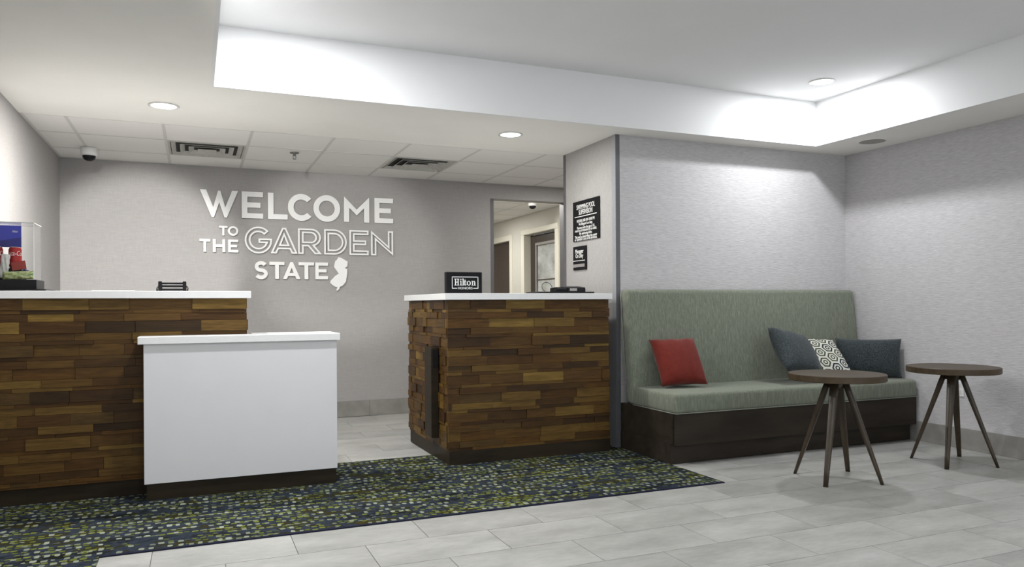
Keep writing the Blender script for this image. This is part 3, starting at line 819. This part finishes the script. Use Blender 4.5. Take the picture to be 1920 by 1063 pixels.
# four-way air diffusers
def diffuser(x0, x1, label):
    cx, cy = (x0 + x1) / 2, (6.514 + 7.124) / 2
    t = root('air_vent', (cx, cy, ZC), label, 'air vent', 'ceiling air vents')
    box('plenum', cx - .29, cx + .29, cy - .29, cy + .29, ZC + .055, ZC + .06, 'vent_dark', t)
    def cone(nm, a, za, b, zb, th=.003):
        """square louvre ring: outer half-size a at za, inner half-size b at zb"""
        bm = bmesh.new()
        sq = lambda h, z: [bm.verts.new((sx * h, sy * h, z)) for sx, sy in ((-1, -1), (1, -1), (1, 1), (-1, 1))]
        A, B = sq(a, za - ZC), sq(b, zb - ZC); A2, B2 = sq(a, za - ZC + th), sq(b, zb - ZC + th)
        for i in range(4):
            j = (i + 1) % 4
            bm.faces.new((A[i], A[j], B[j], B[i])); bm.faces.new((A2[i], B2[i], B2[j], A2[j]))
            bm.faces.new((A[i], A2[i], A2[j], A[j])); bm.faces.new((B[i], B[j], B2[j], B2[i]))
        return link(nm, to_mesh(bm, nm), MAT['vent_metal'], t, (cx, cy, ZC))
    cone('vent_frame', .300, ZC + .001, .278, ZC - .002)
    cone('louvre', .272, ZC - .004, .200, ZC + .040)
    cone('louvre', .206, ZC - .006, .138, ZC + .038)
    cone('louvre', .142, ZC - .008, .070, ZC + .034)
    box('centre_plate', cx - .072, cx + .072, cy - .072, cy + .072, ZC - .010, ZC - .007, 'vent_metal', t)
    cone('vent_neck', .278, ZC - .002, .268, ZC + .050)
    return t
diffuser(*VENT[0], 'square grey ceiling air vent above the WELCOME lettering, left one')
diffuser(*VENT[1], 'square grey ceiling air vent nearer the column, right one')

def dome_cam(x, y, z, label, k):
    t = root('dome_camera', (x, y, z), label, 'security camera', 'dome security cameras')
    lathe('housing', [(r_ * k, h_ * k) for r_, h_ in ((0, 0), (.050, 0), (.055, -.006), (.055, -.046), (.050, -.056), (.042, -.058))], 'camera_white', t, (x, y, z), 28)
    lathe('smoked_dome', [(r_ * k, h_ * k) for r_, h_ in ((.043, -.056), (.041, -.070), (.033, -.084), (.018, -.093), (0, -.096))], 'black_plastic', t, (x, y, z), 28)
dome_cam(-.80, 7.06, ZC, 'white dome security camera on the tile ceiling near the left wall', 1.15)
dome_cam(3.955, 8.70, ZC, 'white dome security camera on the corridor ceiling', 1.05)
sp = root('fire_sprinkler', (.79, 6.66, ZC), 'small pendant fire sprinkler in a ceiling tile', 'sprinkler')
lathe('escutcheon', [(0, -.001), (.040, -.001), (.034, -.008), (.012, -.012), (.012, -.028), (.0, -.028)], 'chrome', sp, (.79, 6.66, ZC), 20)
for s_ in (-1, 1):
    tube('frame_arm', [(.79 + s_ * .011, 6.66, ZC - .026), (.79 + s_ * .013, 6.66, ZC - .040), (.79 + s_ * .003, 6.66, ZC - .054)], .0025, 'chrome', sp, 6)
lathe('deflector', [(0, -.052), (.016, -.054), (.016, -.056), (0, -.057)], 'chrome', sp, (.79, 6.66, ZC), 16)
spk = root('ceiling_speaker', (5.085, 4.50, ZC), 'round flush ceiling speaker grille near the right wall corner', 'speaker')
lathe('bezel', [(.098, -.001), (.102, -.005), (.112, -.005), (.116, 0)], 'ceiling_paint', spk, (5.085, 4.50, ZC), 36)
def grille():
    t = NT('speaker_mesh'); v = t.n('ShaderNodeTexVoronoi'); t.put(v.inputs['Vector'], t.obj()); v.inputs['Scale'].default_value = 160
    t.col(t.ramp(v.outputs['Distance'], [(.25, (.16, .16, .14)), (.5, (.36, .355, .33))])); return t.fin(.6)
MAT['grille'] = grille()
lathe('grille', [(0, -.006), (.07, -.0055), (.098, -.004)], 'grille', spk, (5.085, 4.50, ZC), 36)

# ================================================================== BENCH
BX0, BX1, BY = 3.025, 5.352, 4.312
bn = root('banquette_bench', ((BX0 + BX1) / 2, 4.7, 0), 'grey-green upholstered banquette bench on a dark wood base against the wall', 'bench')
box('plinth', BX0, BX1 - .02, BY + .058, 5.03, RT, .142, 'bench_wood', bn)
box('base_panel', BX0 + .012, BX1, BY + .012, BY + .04, .135, .352, 'bench_wood', bn, .002, 1)
box('base_body', BX0 + .002, BX1 - .004, BY + .04, 5.03, .1425, .352, 'bench_wood', bn)
cu_ = box('seat_cushion', BX0, BX1, BY, 4.865, .353, .492, 'green_fabric', bn, .028, 4, True)
tube('piping', [(BX0 + .004, 4.86, .357), (BX0 + .003, BY + .01, .357), (BX0 + .01, BY + .002, .357), (BX1 - .01, BY + .002, .357)], .0035, 'piping', cu_, 6)
bk = prism('backrest', [(4.835, .353), (4.945, .353), (5.036, 1.226), (4.930, 1.226)], 'green_fabric', bn, 'X', BX0 + .001, BX1 - .006, .034, 5, True)
tube('piping', [(BX0 + .003, 4.945, .36), (BX0 + .003, 5.032, 1.20)], .003, 'piping', bk, 6)

# ================================================================== PILLOWS
def pillow_mesh(name, wx, wy, th, pinch=.055, n=26):
    bm = bmesh.new(); grids = []
    for sgn in (1, -1):
        g = []
        for i in range(n + 1):
            rowv = []
            for j in range(n + 1):
                u, v = -1 + 2 * i / n, -1 + 2 * j / n
                k = max(0.0, (1 - abs(u) ** 2.4)) ** .45 * max(0.0, (1 - abs(v) ** 2.4)) ** .45
                pu = 1 - pinch * (1 - v * v) ; pv = 1 - pinch * (1 - u * u)
                x = u * wx / 2 * (1 - (1 - pu) * abs(u)); yy = v * wy / 2 * (1 - (1 - pv) * abs(v))
                wr_ = .006 * math.sin(9 * u + 3 * v) * (1 - k) * (1 if k > 0 else 0)
                z = sgn * (th / 2 * k + .0015) + wr_ * (1 if k > .02 else 0)
                edge = i in (0, n) or j in (0, n)
                rowv.append(bm.verts.new((x, yy, 0 if edge else z)))
            g.append(rowv)
        grids.append(g)
        for i in range(n):
            for j in range(n):
                q = (g[i][j], g[i + 1][j], g[i + 1][j + 1], g[i][j + 1])
                bm.faces.new(q if sgn > 0 else q[::-1])
    bmesh.ops.remove_doubles(bm, verts=bm.verts[:], dist=1e-5)
    return to_mesh(bm, name)
def pillow(name, wx, wy, th, mat, center, lean, yaw, roll, label):
    """pillow face starts facing -Y; roll turns it in its own plane, lean tips the top back, yaw turns about Z"""
    o = link(name, pillow_mesh(name, wx, wy, th), MAT[mat], None, center, True)
    R = Matrix.Rotation(yaw, 3, 'Z') @ Matrix.Rotation(math.pi / 2 - lean, 3, 'X') @ Matrix.Rotation(roll, 3, 'Z')
    o.rotation_euler = R.to_euler()
    tag(o, label, 'pillow', 'throw pillows on the bench')
    return o
rad = math.radians
pillow('throw_pillow', .37, .40, .15, 'red_fabric', (3.340, 4.722, .679), rad(33), rad(-10), rad(1), 'red square throw pillow at the left end of the bench')
pillow('throw_pillow', .40, .42, .18, 'navy_fabric', (4.352, 4.590, .722), rad(40), rad(13), rad(-18), 'dark blue-grey throw pillow slumped left of the hexagon-print one')
pillow('throw_pillow', .42, .42, .12, 'hex_fabric', (4.712, 4.690, .665), rad(46), rad(-8), rad(-4), 'cream throw pillow with dark hexagon print between two blue-grey pillows')
pillow('throw_pillow', .50, .32, .16, 'navy_fabric', (5.150, 4.615, .655), rad(4), rad(-46), rad(0), 'dark blue-grey oblong throw pillow at the right end of the bench')

# ================================================================== SIDE TABLES
def leg_mesh():
    """tapered round leg from hub (top) to foot; local coordinates of the table, pointing +X"""
    bm = bmesh.new(); n = 12; rings = []
    top, bot = Vector((.048, 0, .628)), Vector((.262, 0, 0.0))
    d = (bot - top).normalized(); v = Vector((0, 1, 0)); u_ = d.cross(v).normalized()
    for k in range(9):
        s_ = k / 8; p = top.lerp(bot, s_)
        r = .0265 - .0125 * s_
        ring = []
        for i in range(n):
            a = 2 * math.pi * i / n; ca, sa = math.cos(a), math.sin(a)
            e = .45
            q = p + u_ * r * .68 * math.copysign(abs(ca) ** e, ca) + v * r * math.copysign(abs(sa) ** e, sa)
            if k == 8: q.z = 0.0
            if k == 0: q.z = .628
            ring.append(bm.verts.new(q))
        rings.append(ring)
    for a, b in zip(rings, rings[1:]):
        for i in range(n): bm.faces.new((a[i], a[(i + 1) % n], b[(i + 1) % n], b[i]))
    bm.faces.new(rings[0]); bm.faces.new(rings[-1])
    return to_mesh(bm, 'leg')
LEG = leg_mesh(); LEG.materials.append(MAT['leg_wood'])
for p in LEG.polygons: p.use_smooth = True
TOP = lathe_mesh('tabletop', [(0, .628), (.287, .628), (.290, .631), (.290, .665), (.287, .668), (0, .668)], 72); TOP.materials.append(MAT['table_wood'])
def hub_mesh():
    bm = bmesh.new(); bm_box(bm, -.046, .046, -.046, .046, .578, .628)
    bmesh.ops.bevel(bm, geom=bm.edges[:], offset=.012, segments=2, affect='EDGES')
    return to_mesh(bm, 'hub')
HUB = hub_mesh(); HUB.materials.append(MAT['leg_wood'])
def side_table(x, y, rz, label):
    t = root('side_table', (x, y, 0), label, 'table', 'round wooden side tables', rz)
    for nm, me in (('tabletop', TOP), ('hub', HUB)):
        o = bpy.data.objects.new(nm, me); C.objects.link(o); o.parent = t
    for k in range(4):
        o = bpy.data.objects.new('leg', LEG); C.objects.link(o); o.parent = t
        o.rotation_euler = (0, 0, math.pi / 4 + k * math.pi / 2)
    return t
side_table(3.735, 3.588, rad(-15.5), 'round wooden side table with four splayed legs in front of the bench')
side_table(4.838, 3.622, rad(-16.5), 'round wooden side table with four splayed legs beside the right wall')

# wall outlet behind the far table
ot = root('wall_outlet', (XR, 3.95, .46), 'white outlet cover plate low on the right wall behind the side table', 'outlet')
box('cover_plate', XR - .007, XR, 3.925, 3.997, .395, .512, 'camera_white', ot, .003, 2)
for zz in (.428, .479): box('socket', XR - .009, XR - .006, 3.944, 3.978, zz - .016, zz + .016, 'white_metal', ot, .002, 1)

# ================================================================== THINGS ON THE COUNTERS
LT, RTOP = 1.208, 1.195
# loyalty sign block
hb = root('counter_sign', (1.75, 5.02, RTOP), 'black block sign reading Hilton HONORS on the right counter', 'sign')
HX0, HX1, HY0, HZ1 = 1.612, 1.876, 5.0, 1.346
box('block', HX0, HX1, HY0, HY0 + .05, RTOP, HZ1, 'black_matte', hb, .003, 1)
cx_, cz_ = 1.749, 1.272
for nm, a in (('frame_line', (cx_ - .098, cx_ + .098, cz_ + .036, cz_ + .041)), ('frame_line', (cx_ - .098, cx_ - .093, cz_ - .038, cz_ + .041)), ('frame_line', (cx_ + .093, cx_ + .098, cz_ - .038, cz_ + .041)), ('frame_line', (cx_ - .098, cx_ - .060, cz_ - .043, cz_ - .038)), ('frame_line', (cx_ + .060, cx_ + .098, cz_ - .043, cz_ - .038))):
    box(nm, a[0], a[1], HY0 - .0012, HY0 + .001, a[2], a[3], 'print_white', hb)
text('sign_lettering', 'HONORS', .024, (cx_, HY0 - .0008, cz_ - .0405), ROT_FRONT, 'print_white', hb, width=.108, bold=.0004, spacing=1.1)
def R_(x0, y0, x1, y1): return [(x0, y0), (x1, y0), (x1, y1), (x0, y1)]
def serif_letters():
    sw, sf = .17, .10      # stem, serif overhang (cap height 1)
    def stem(x, h): return [(x - sf * .8, 0), (x + sw + sf * .8, 0), (x + sw + sf * .8, .09), (x + sw, .12), (x + sw, h), (x - sf, h), (x - sf, h - .09), (x, h - .11), (x, .12), (x - sf * .8, .09)]
    cap = lambda x: [(x - sf, 0), (x + sw + sf, 0), (x + sw + sf, .09), (x + sw, .11), (x + sw, .44), (x + .42, .44), (x + .42, .11), (x + .42 - sf, .09), (x + .42 - sf, 0), (x + .42 + sw + sf, 0), (x + .42 + sw + sf, .09), (x + .42 + sw, .11), (x + .42 + sw, .89), (x + .42 + sw + sf, .91), (x + .42 + sw + sf, 1), (x + .42 - sf, 1), (x + .42 - sf, .91), (x + .42, .89), (x + .42, .56), (x + sw, .56), (x + sw, .89), (x + sw + sf, .91), (x + sw + sf, 1), (x - sf, 1), (x - sf, .91), (x, .89), (x, .11), (x - sf, .09)]
    out = [[cap(.1)]]
    out.append([stem(.97, .70), arc(1.05, .90, .105, 0, 345, 16)])
    out.append([stem(1.34, 1.02)])
    out.append([[(1.78, .13), (1.84, .12), (1.93, .17), (1.95, .08), (1.83, -.02), (1.66, .02), (1.61, .16), (1.61, .58), (1.54, .58), (1.54, .66), (1.64, .70), (1.70, .90), (1.78, .90), (1.78, .68), (1.93, .68), (1.93, .58), (1.78, .58)]])
    out.append([arc(2.33, .34, .33, 0, 350, 24, .36), arc(2.33, .34, .155, 0, 350, 24, .25)])
    x = 2.86
    out.append([[(x - .08, 0), (x + sw + .07, 0), (x + sw + .07, .08), (x + sw, .10), (x + sw, .50), (x + .25, .58), (x + .34, .56), (x + .36, .46), (x + .36, .10), (x + .30, .08), (x + .30, 0), (x + .36 + sw + .08, 0), (x + .36 + sw + .08, .08), (x + .36 + sw, .10), (x + .36 + sw, .50), (x + .46, .66), (x + .34, .70), (x + .24, .67), (x + sw, .58), (x + sw, .69), (x - .09, .69), (x - .09, .61), (x, .58), (x, .10), (x - .08, .08)]])
    return out
k_ = .160 / 3.5
for lps in serif_letters():
    me = curve_mesh('sign_lettering', [[(x * k_ - .080, y * .047) for x, y in lp] for lp in lps], .0012)
    o = link('sign_lettering', me, MAT['print_white'], hb, (cx_, HY0 - .0008, cz_ - .021)); o.rotation_euler = ROT_FRONT

# payment terminal lying on a flat tray, right counter
tm = root('card_terminal', (2.64, 5.16, RTOP), 'black card terminal with looped cable lying on a flat tray on the right counter', 'terminal')
box('tray', 2.33, 2.80, 5.03, 5.26, RTOP, RTOP + .014, 'black_plastic', tm, .004, 2)
prism('terminal_body', [(5.05, RTOP + .014), (5.22, RTOP + .014), (5.225, RTOP + .050), (5.16, RTOP + .058), (5.055, RTOP + .046)], 'black_plastic', tm, 'X', 2.585, 2.735, .004, 2)
prism('keypad_cradle', [(5.06, RTOP + .014), (5.2, RTOP + .014), (5.2, RTOP + .044), (5.1, RTOP + .050), (5.06, RTOP + .036)], 'black_matte', tm, 'X', 2.505, 2.586, .004, 2)
box('display', 2.60, 2.66, 5.0495, 5.0525, RTOP + .020, RTOP + .040, 'alum_frame', tm)
tube('cable', [(2.447 + .042 * math.cos(a), 5.13 + .012 * math.sin(a), RTOP + .050 + .036 * math.sin(a)) for a in [math.radians(-60 + 12 * k) for k in range(26)]], .0022, 'black_plastic', tm, 6)
tube('cable', [(2.51, 5.11, RTOP + .028), (2.49, 5.07, RTOP + .030), (2.475, 5.05, RTOP + .020), (2.45, 5.06, RTOP + .018), (2.468, 5.12, RTOP + .019)], .0022, 'black_plastic', tm, 6)

# black rack on the left counter
rk = root('desk_rack', (-.125, 5.0, LT), 'small black slatted desk rack on the left wooden counter', 'organizer')
for s_, x in ((-1, -.195), (1, -.060)):
    box('end_bracket', x - .010, x + .010, 4.985, 5.075, LT, LT + .060, 'black_plastic', rk, .004, 2)
    tube('foot', [(x + s_ * .016, 4.99, LT + .004), (x + s_ * .018, 5.03, LT + .018), (x + s_ * .012, 5.07, LT + .030)], .005, 'black_plastic', rk, 6)
for z_, y_ in ((.048, 4.995), (.030, 4.99), (.010, 4.987)):
    box('slat', -.186, -.069, y_, y_ + .06, LT + z_ - .006, LT + z_ + .006, 'black_plastic', rk, .002, 1)
# paper sheet next to it
pp = box('paper_sheet', -.55, -.33, 4.93, 5.2, LT, LT + .0025, 'print_white'); tag(pp, 'white sheet of paper lying on the left counter', 'paper')

# snack display box at the far left
sb = root('display_case', (-.95, 5.1, LT), 'clear acrylic snack display case with black base at the left end of the counter', 'display case')
BXL, BXR, BY0, BY1 = -1.080, -.842, 4.985, 5.205
box('flat_tray', XL + .004, -.775, 4.935, 5.25, LT, LT + .009, 'black_plastic', sb, .003, 1)
box('case_base', XL + .004, -.829, 4.975, 5.215, LT + .009, 1.272, 'black_plastic', sb, .002, 1)
Z0, Z1 = 1.272, 1.592
for nm, a in (('acrylic_panel', (BXL, BXR, BY0, BY0 + .003, Z0, Z1)), ('acrylic_panel', (BXL, BXR, BY1 - .003, BY1, Z0, Z1)), ('acrylic_panel', (BXR - .003, BXR, BY0 + .003, BY1 - .003, Z0, Z1)), ('acrylic_panel', (BXL, BXL + .003, BY0 + .003, BY1 - .003, Z0, Z1)), ('acrylic_lid', (BXL, BXR, BY0, BY1, Z1, Z1 + .003))):
    box(nm, *a, 'acrylic', sb)
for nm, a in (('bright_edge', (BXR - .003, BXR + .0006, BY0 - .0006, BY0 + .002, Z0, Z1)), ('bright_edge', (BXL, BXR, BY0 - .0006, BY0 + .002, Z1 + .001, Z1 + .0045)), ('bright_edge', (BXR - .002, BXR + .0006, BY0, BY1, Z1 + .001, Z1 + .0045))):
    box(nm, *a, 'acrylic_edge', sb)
def two_tone(name, c1, c2, ang, at, scale):
    t = NT(name); sxyz = t.n('ShaderNodeSeparateXYZ'); t.put(sxyz.inputs[0], t.obj())
    v = t.math('ADD', t.math('MULTIPLY', sxyz.outputs[0], math.sin(ang)), t.math('MULTIPLY', sxyz.outputs[2], math.cos(ang)))
    t.col(t.mix(t.math('GREATER_THAN', v, at), c2, c1)); return t.fin(.4)
MAT['blue_card'] = two_tone('blue_card', (.045, .055, .42), (.022, .025, .20), -.22, -.02, 1)
bc = box('promo_card', XL + .012, -.930, 5.135, 5.138, 1.464, 1.590, 'blue_card'); tag(bc, 'blue promotional card with small white logo inside the clear case', 'card')
text('card_logo', 'Hilton', .018, (-.960, 5.1335, 1.555), ROT_FRONT, 'print_white', bc, width=.026)
MAT['cola_red'] = plain('cola_red', (.36, .014, .014), .3, .2, var=.12, scale=40)
MAT['can_metal'] = plain('can_metal', (.6, .6, .6), .3, .9)
def can(x, y, z0, label, rz=0.0):
    t = root('soda_can', (x, y, z0), label, 'soda can', 'red soda cans in the display case')
    lathe('can_body', [(0, .002), (.023, 0), (.027, .004), (.033, .014), (.033, .105), (.027, .118)], 'cola_red', t, (x, y, z0), 28)
    lathe('can_lid', [(.027, .117), (.0275, .121), (.025, .1195), (0, .1185)], 'can_metal', t, (x, y, z0), 28)
    bpy.context.view_layer.update()
    # script wrapped round the can
    for nm, s_, h_, zz, wd in (('can_lettering', 'Coca-Cola', .040, .082, .105),):
        cu = bpy.data.curves.new(nm, 'FONT'); cu.body = s_; cu.size = h_; cu.align_x = 'CENTER'; cu.align_y = 'CENTER'; cu.shear = .25; cu.resolution_u = 3
        ob = bpy.data.objects.new(nm, cu); C.objects.link(ob); bpy.context.view_layer.update()
        me = bpy.data.meshes.new_from_object(ob.evaluated_get(bpy.context.evaluated_depsgraph_get())); bpy.data.objects.remove(ob, do_unlink=True)
        me.materials.clear()
        xs = [v.co.x for v in me.vertices]; k = wd / (max(xs) - min(xs))
        for v in me.vertices:
            a = v.co.x * k / .0335 + rz; z = v.co.y
            v.co = (.0337 * math.sin(a), -.0337 * math.cos(a), z + zz)
        link(nm, me, MAT['print_white'], t, (x, y, z0))
box('riser', BXL + .006, -.915, 5.055, 5.190, Z0, 1.342, 'black_plastic', sb)
can(-.955, 5.105, 1.342, 'red cola can beside the white pouch in the display case', .12)
can(-1.046, 5.105, 1.342, 'red cola can at the left frame edge in the display case', .4)
def bag_mesh(name, wx, wz, th, n=14):
    bm = bmesh.new(); G_ = []
    for sgn in (1, -1):
        g = []
        for i in range(n + 1):
            r_ = []
            for j in range(n + 1):
                u, v = -1 + 2 * i / n, -1 + 2 * j / n
                k = max(0, 1 - u ** 4) ** .5 * max(0, 1 - v * v) ** .6
                y_ = sgn * th / 2 * k + .003 * math.sin(7 * u + 5 * v) * k
                e = i in (0, n) or j in (0, n)
                r_.append(bm.verts.new((u * wx / 2 + (.0015 * math.sin(30 * v) if i in (0, n) else 0), 0 if e else y_, v * wz / 2)))
            g.append(r_)
        for i in range(n):
            for j in range(n):
                q = (g[i][j], g[i + 1][j], g[i + 1][j + 1], g[i][j + 1]); bm.faces.new(q if sgn > 0 else q[::-1])
    bmesh.ops.remove_doubles(bm, verts=bm.verts[:], dist=1e-5)
    return to_mesh(bm, name)
def blotchy(name, cols, sc):
    t = NT(name); f = t.noise(t.mapping(t.obj(), sc), 1.0, 2, .5)
    t.col(t.ramp(f, [(p, c) for p, c in cols], 'CONSTANT')); return t.fin(.3)
MAT['green_bag'] = blotchy('green_wrapper', [(0, (.28, .33, .10)), (.44, (.50, .54, .30)), (.56, (.34, .42, .14)), (.64, (.12, .26, .10))], (22, 22, 60))
MAT['mixed_bag'] = blotchy('mixed_wrapper', [(0, (.40, .12, .10)), (.38, (.55, .45, .34)), (.50, (.45, .40, .12)), (.62, (.30, .24, .17))], (40, 40, 40))
MAT['white_bag'] = plain('white_wrapper', (.60, .59, .57), .3, var=.1, scale=60)
MAT['red_card'] = plain('red_card', (.28, .035, .025), .4, var=.06)
MAT['blue_wrap'] = plain('blue_wrapper', (.06, .08, .28), .35, var=.3, scale=60)
def bag(name, wx, wz, th, mat, loc, rot, label):
    o = link(name, bag_mesh(name, wx, wz, th), MAT[mat], None, loc, True); o.rotation_euler = rot
    return tag(o, label, 'snack')
bag('snack_bar', .150, .048, .026, 'green_bag', (-.925, 5.018, Z0 + .025), (rad(-14), rad(-2), 0), 'green and yellow snack bar wrapper at the bottom of the display case')
bag('snack_pouch', .044, .140, .03, 'white_bag', (-.994, 5.040, Z0 + .076), (rad(-6), rad(4), 0), 'white snack pouch standing between the two red cans')
bag('snack_bag', .058, .110, .03, 'mixed_bag', (-1.046, 5.012, Z0 + .057), (rad(-8), rad(5), 0), 'multicoloured snack bag at the left frame edge in the display case')
bag('candy_wrapper', .050, .026, .014, 'blue_wrap', (-.886, 5.060, Z0 + .044), (rad(-20), rad(24), 0), 'small blue candy wrapper behind the green snack bar')
gc = box('gift_card', -.962, -.892, 5.046, 5.0475, 1.330, 1.378, 'red_card'); gc.rotation_euler = (rad(-6), rad(-10), 0); tag(gc, 'dark red card leaning on the red cola can', 'card')
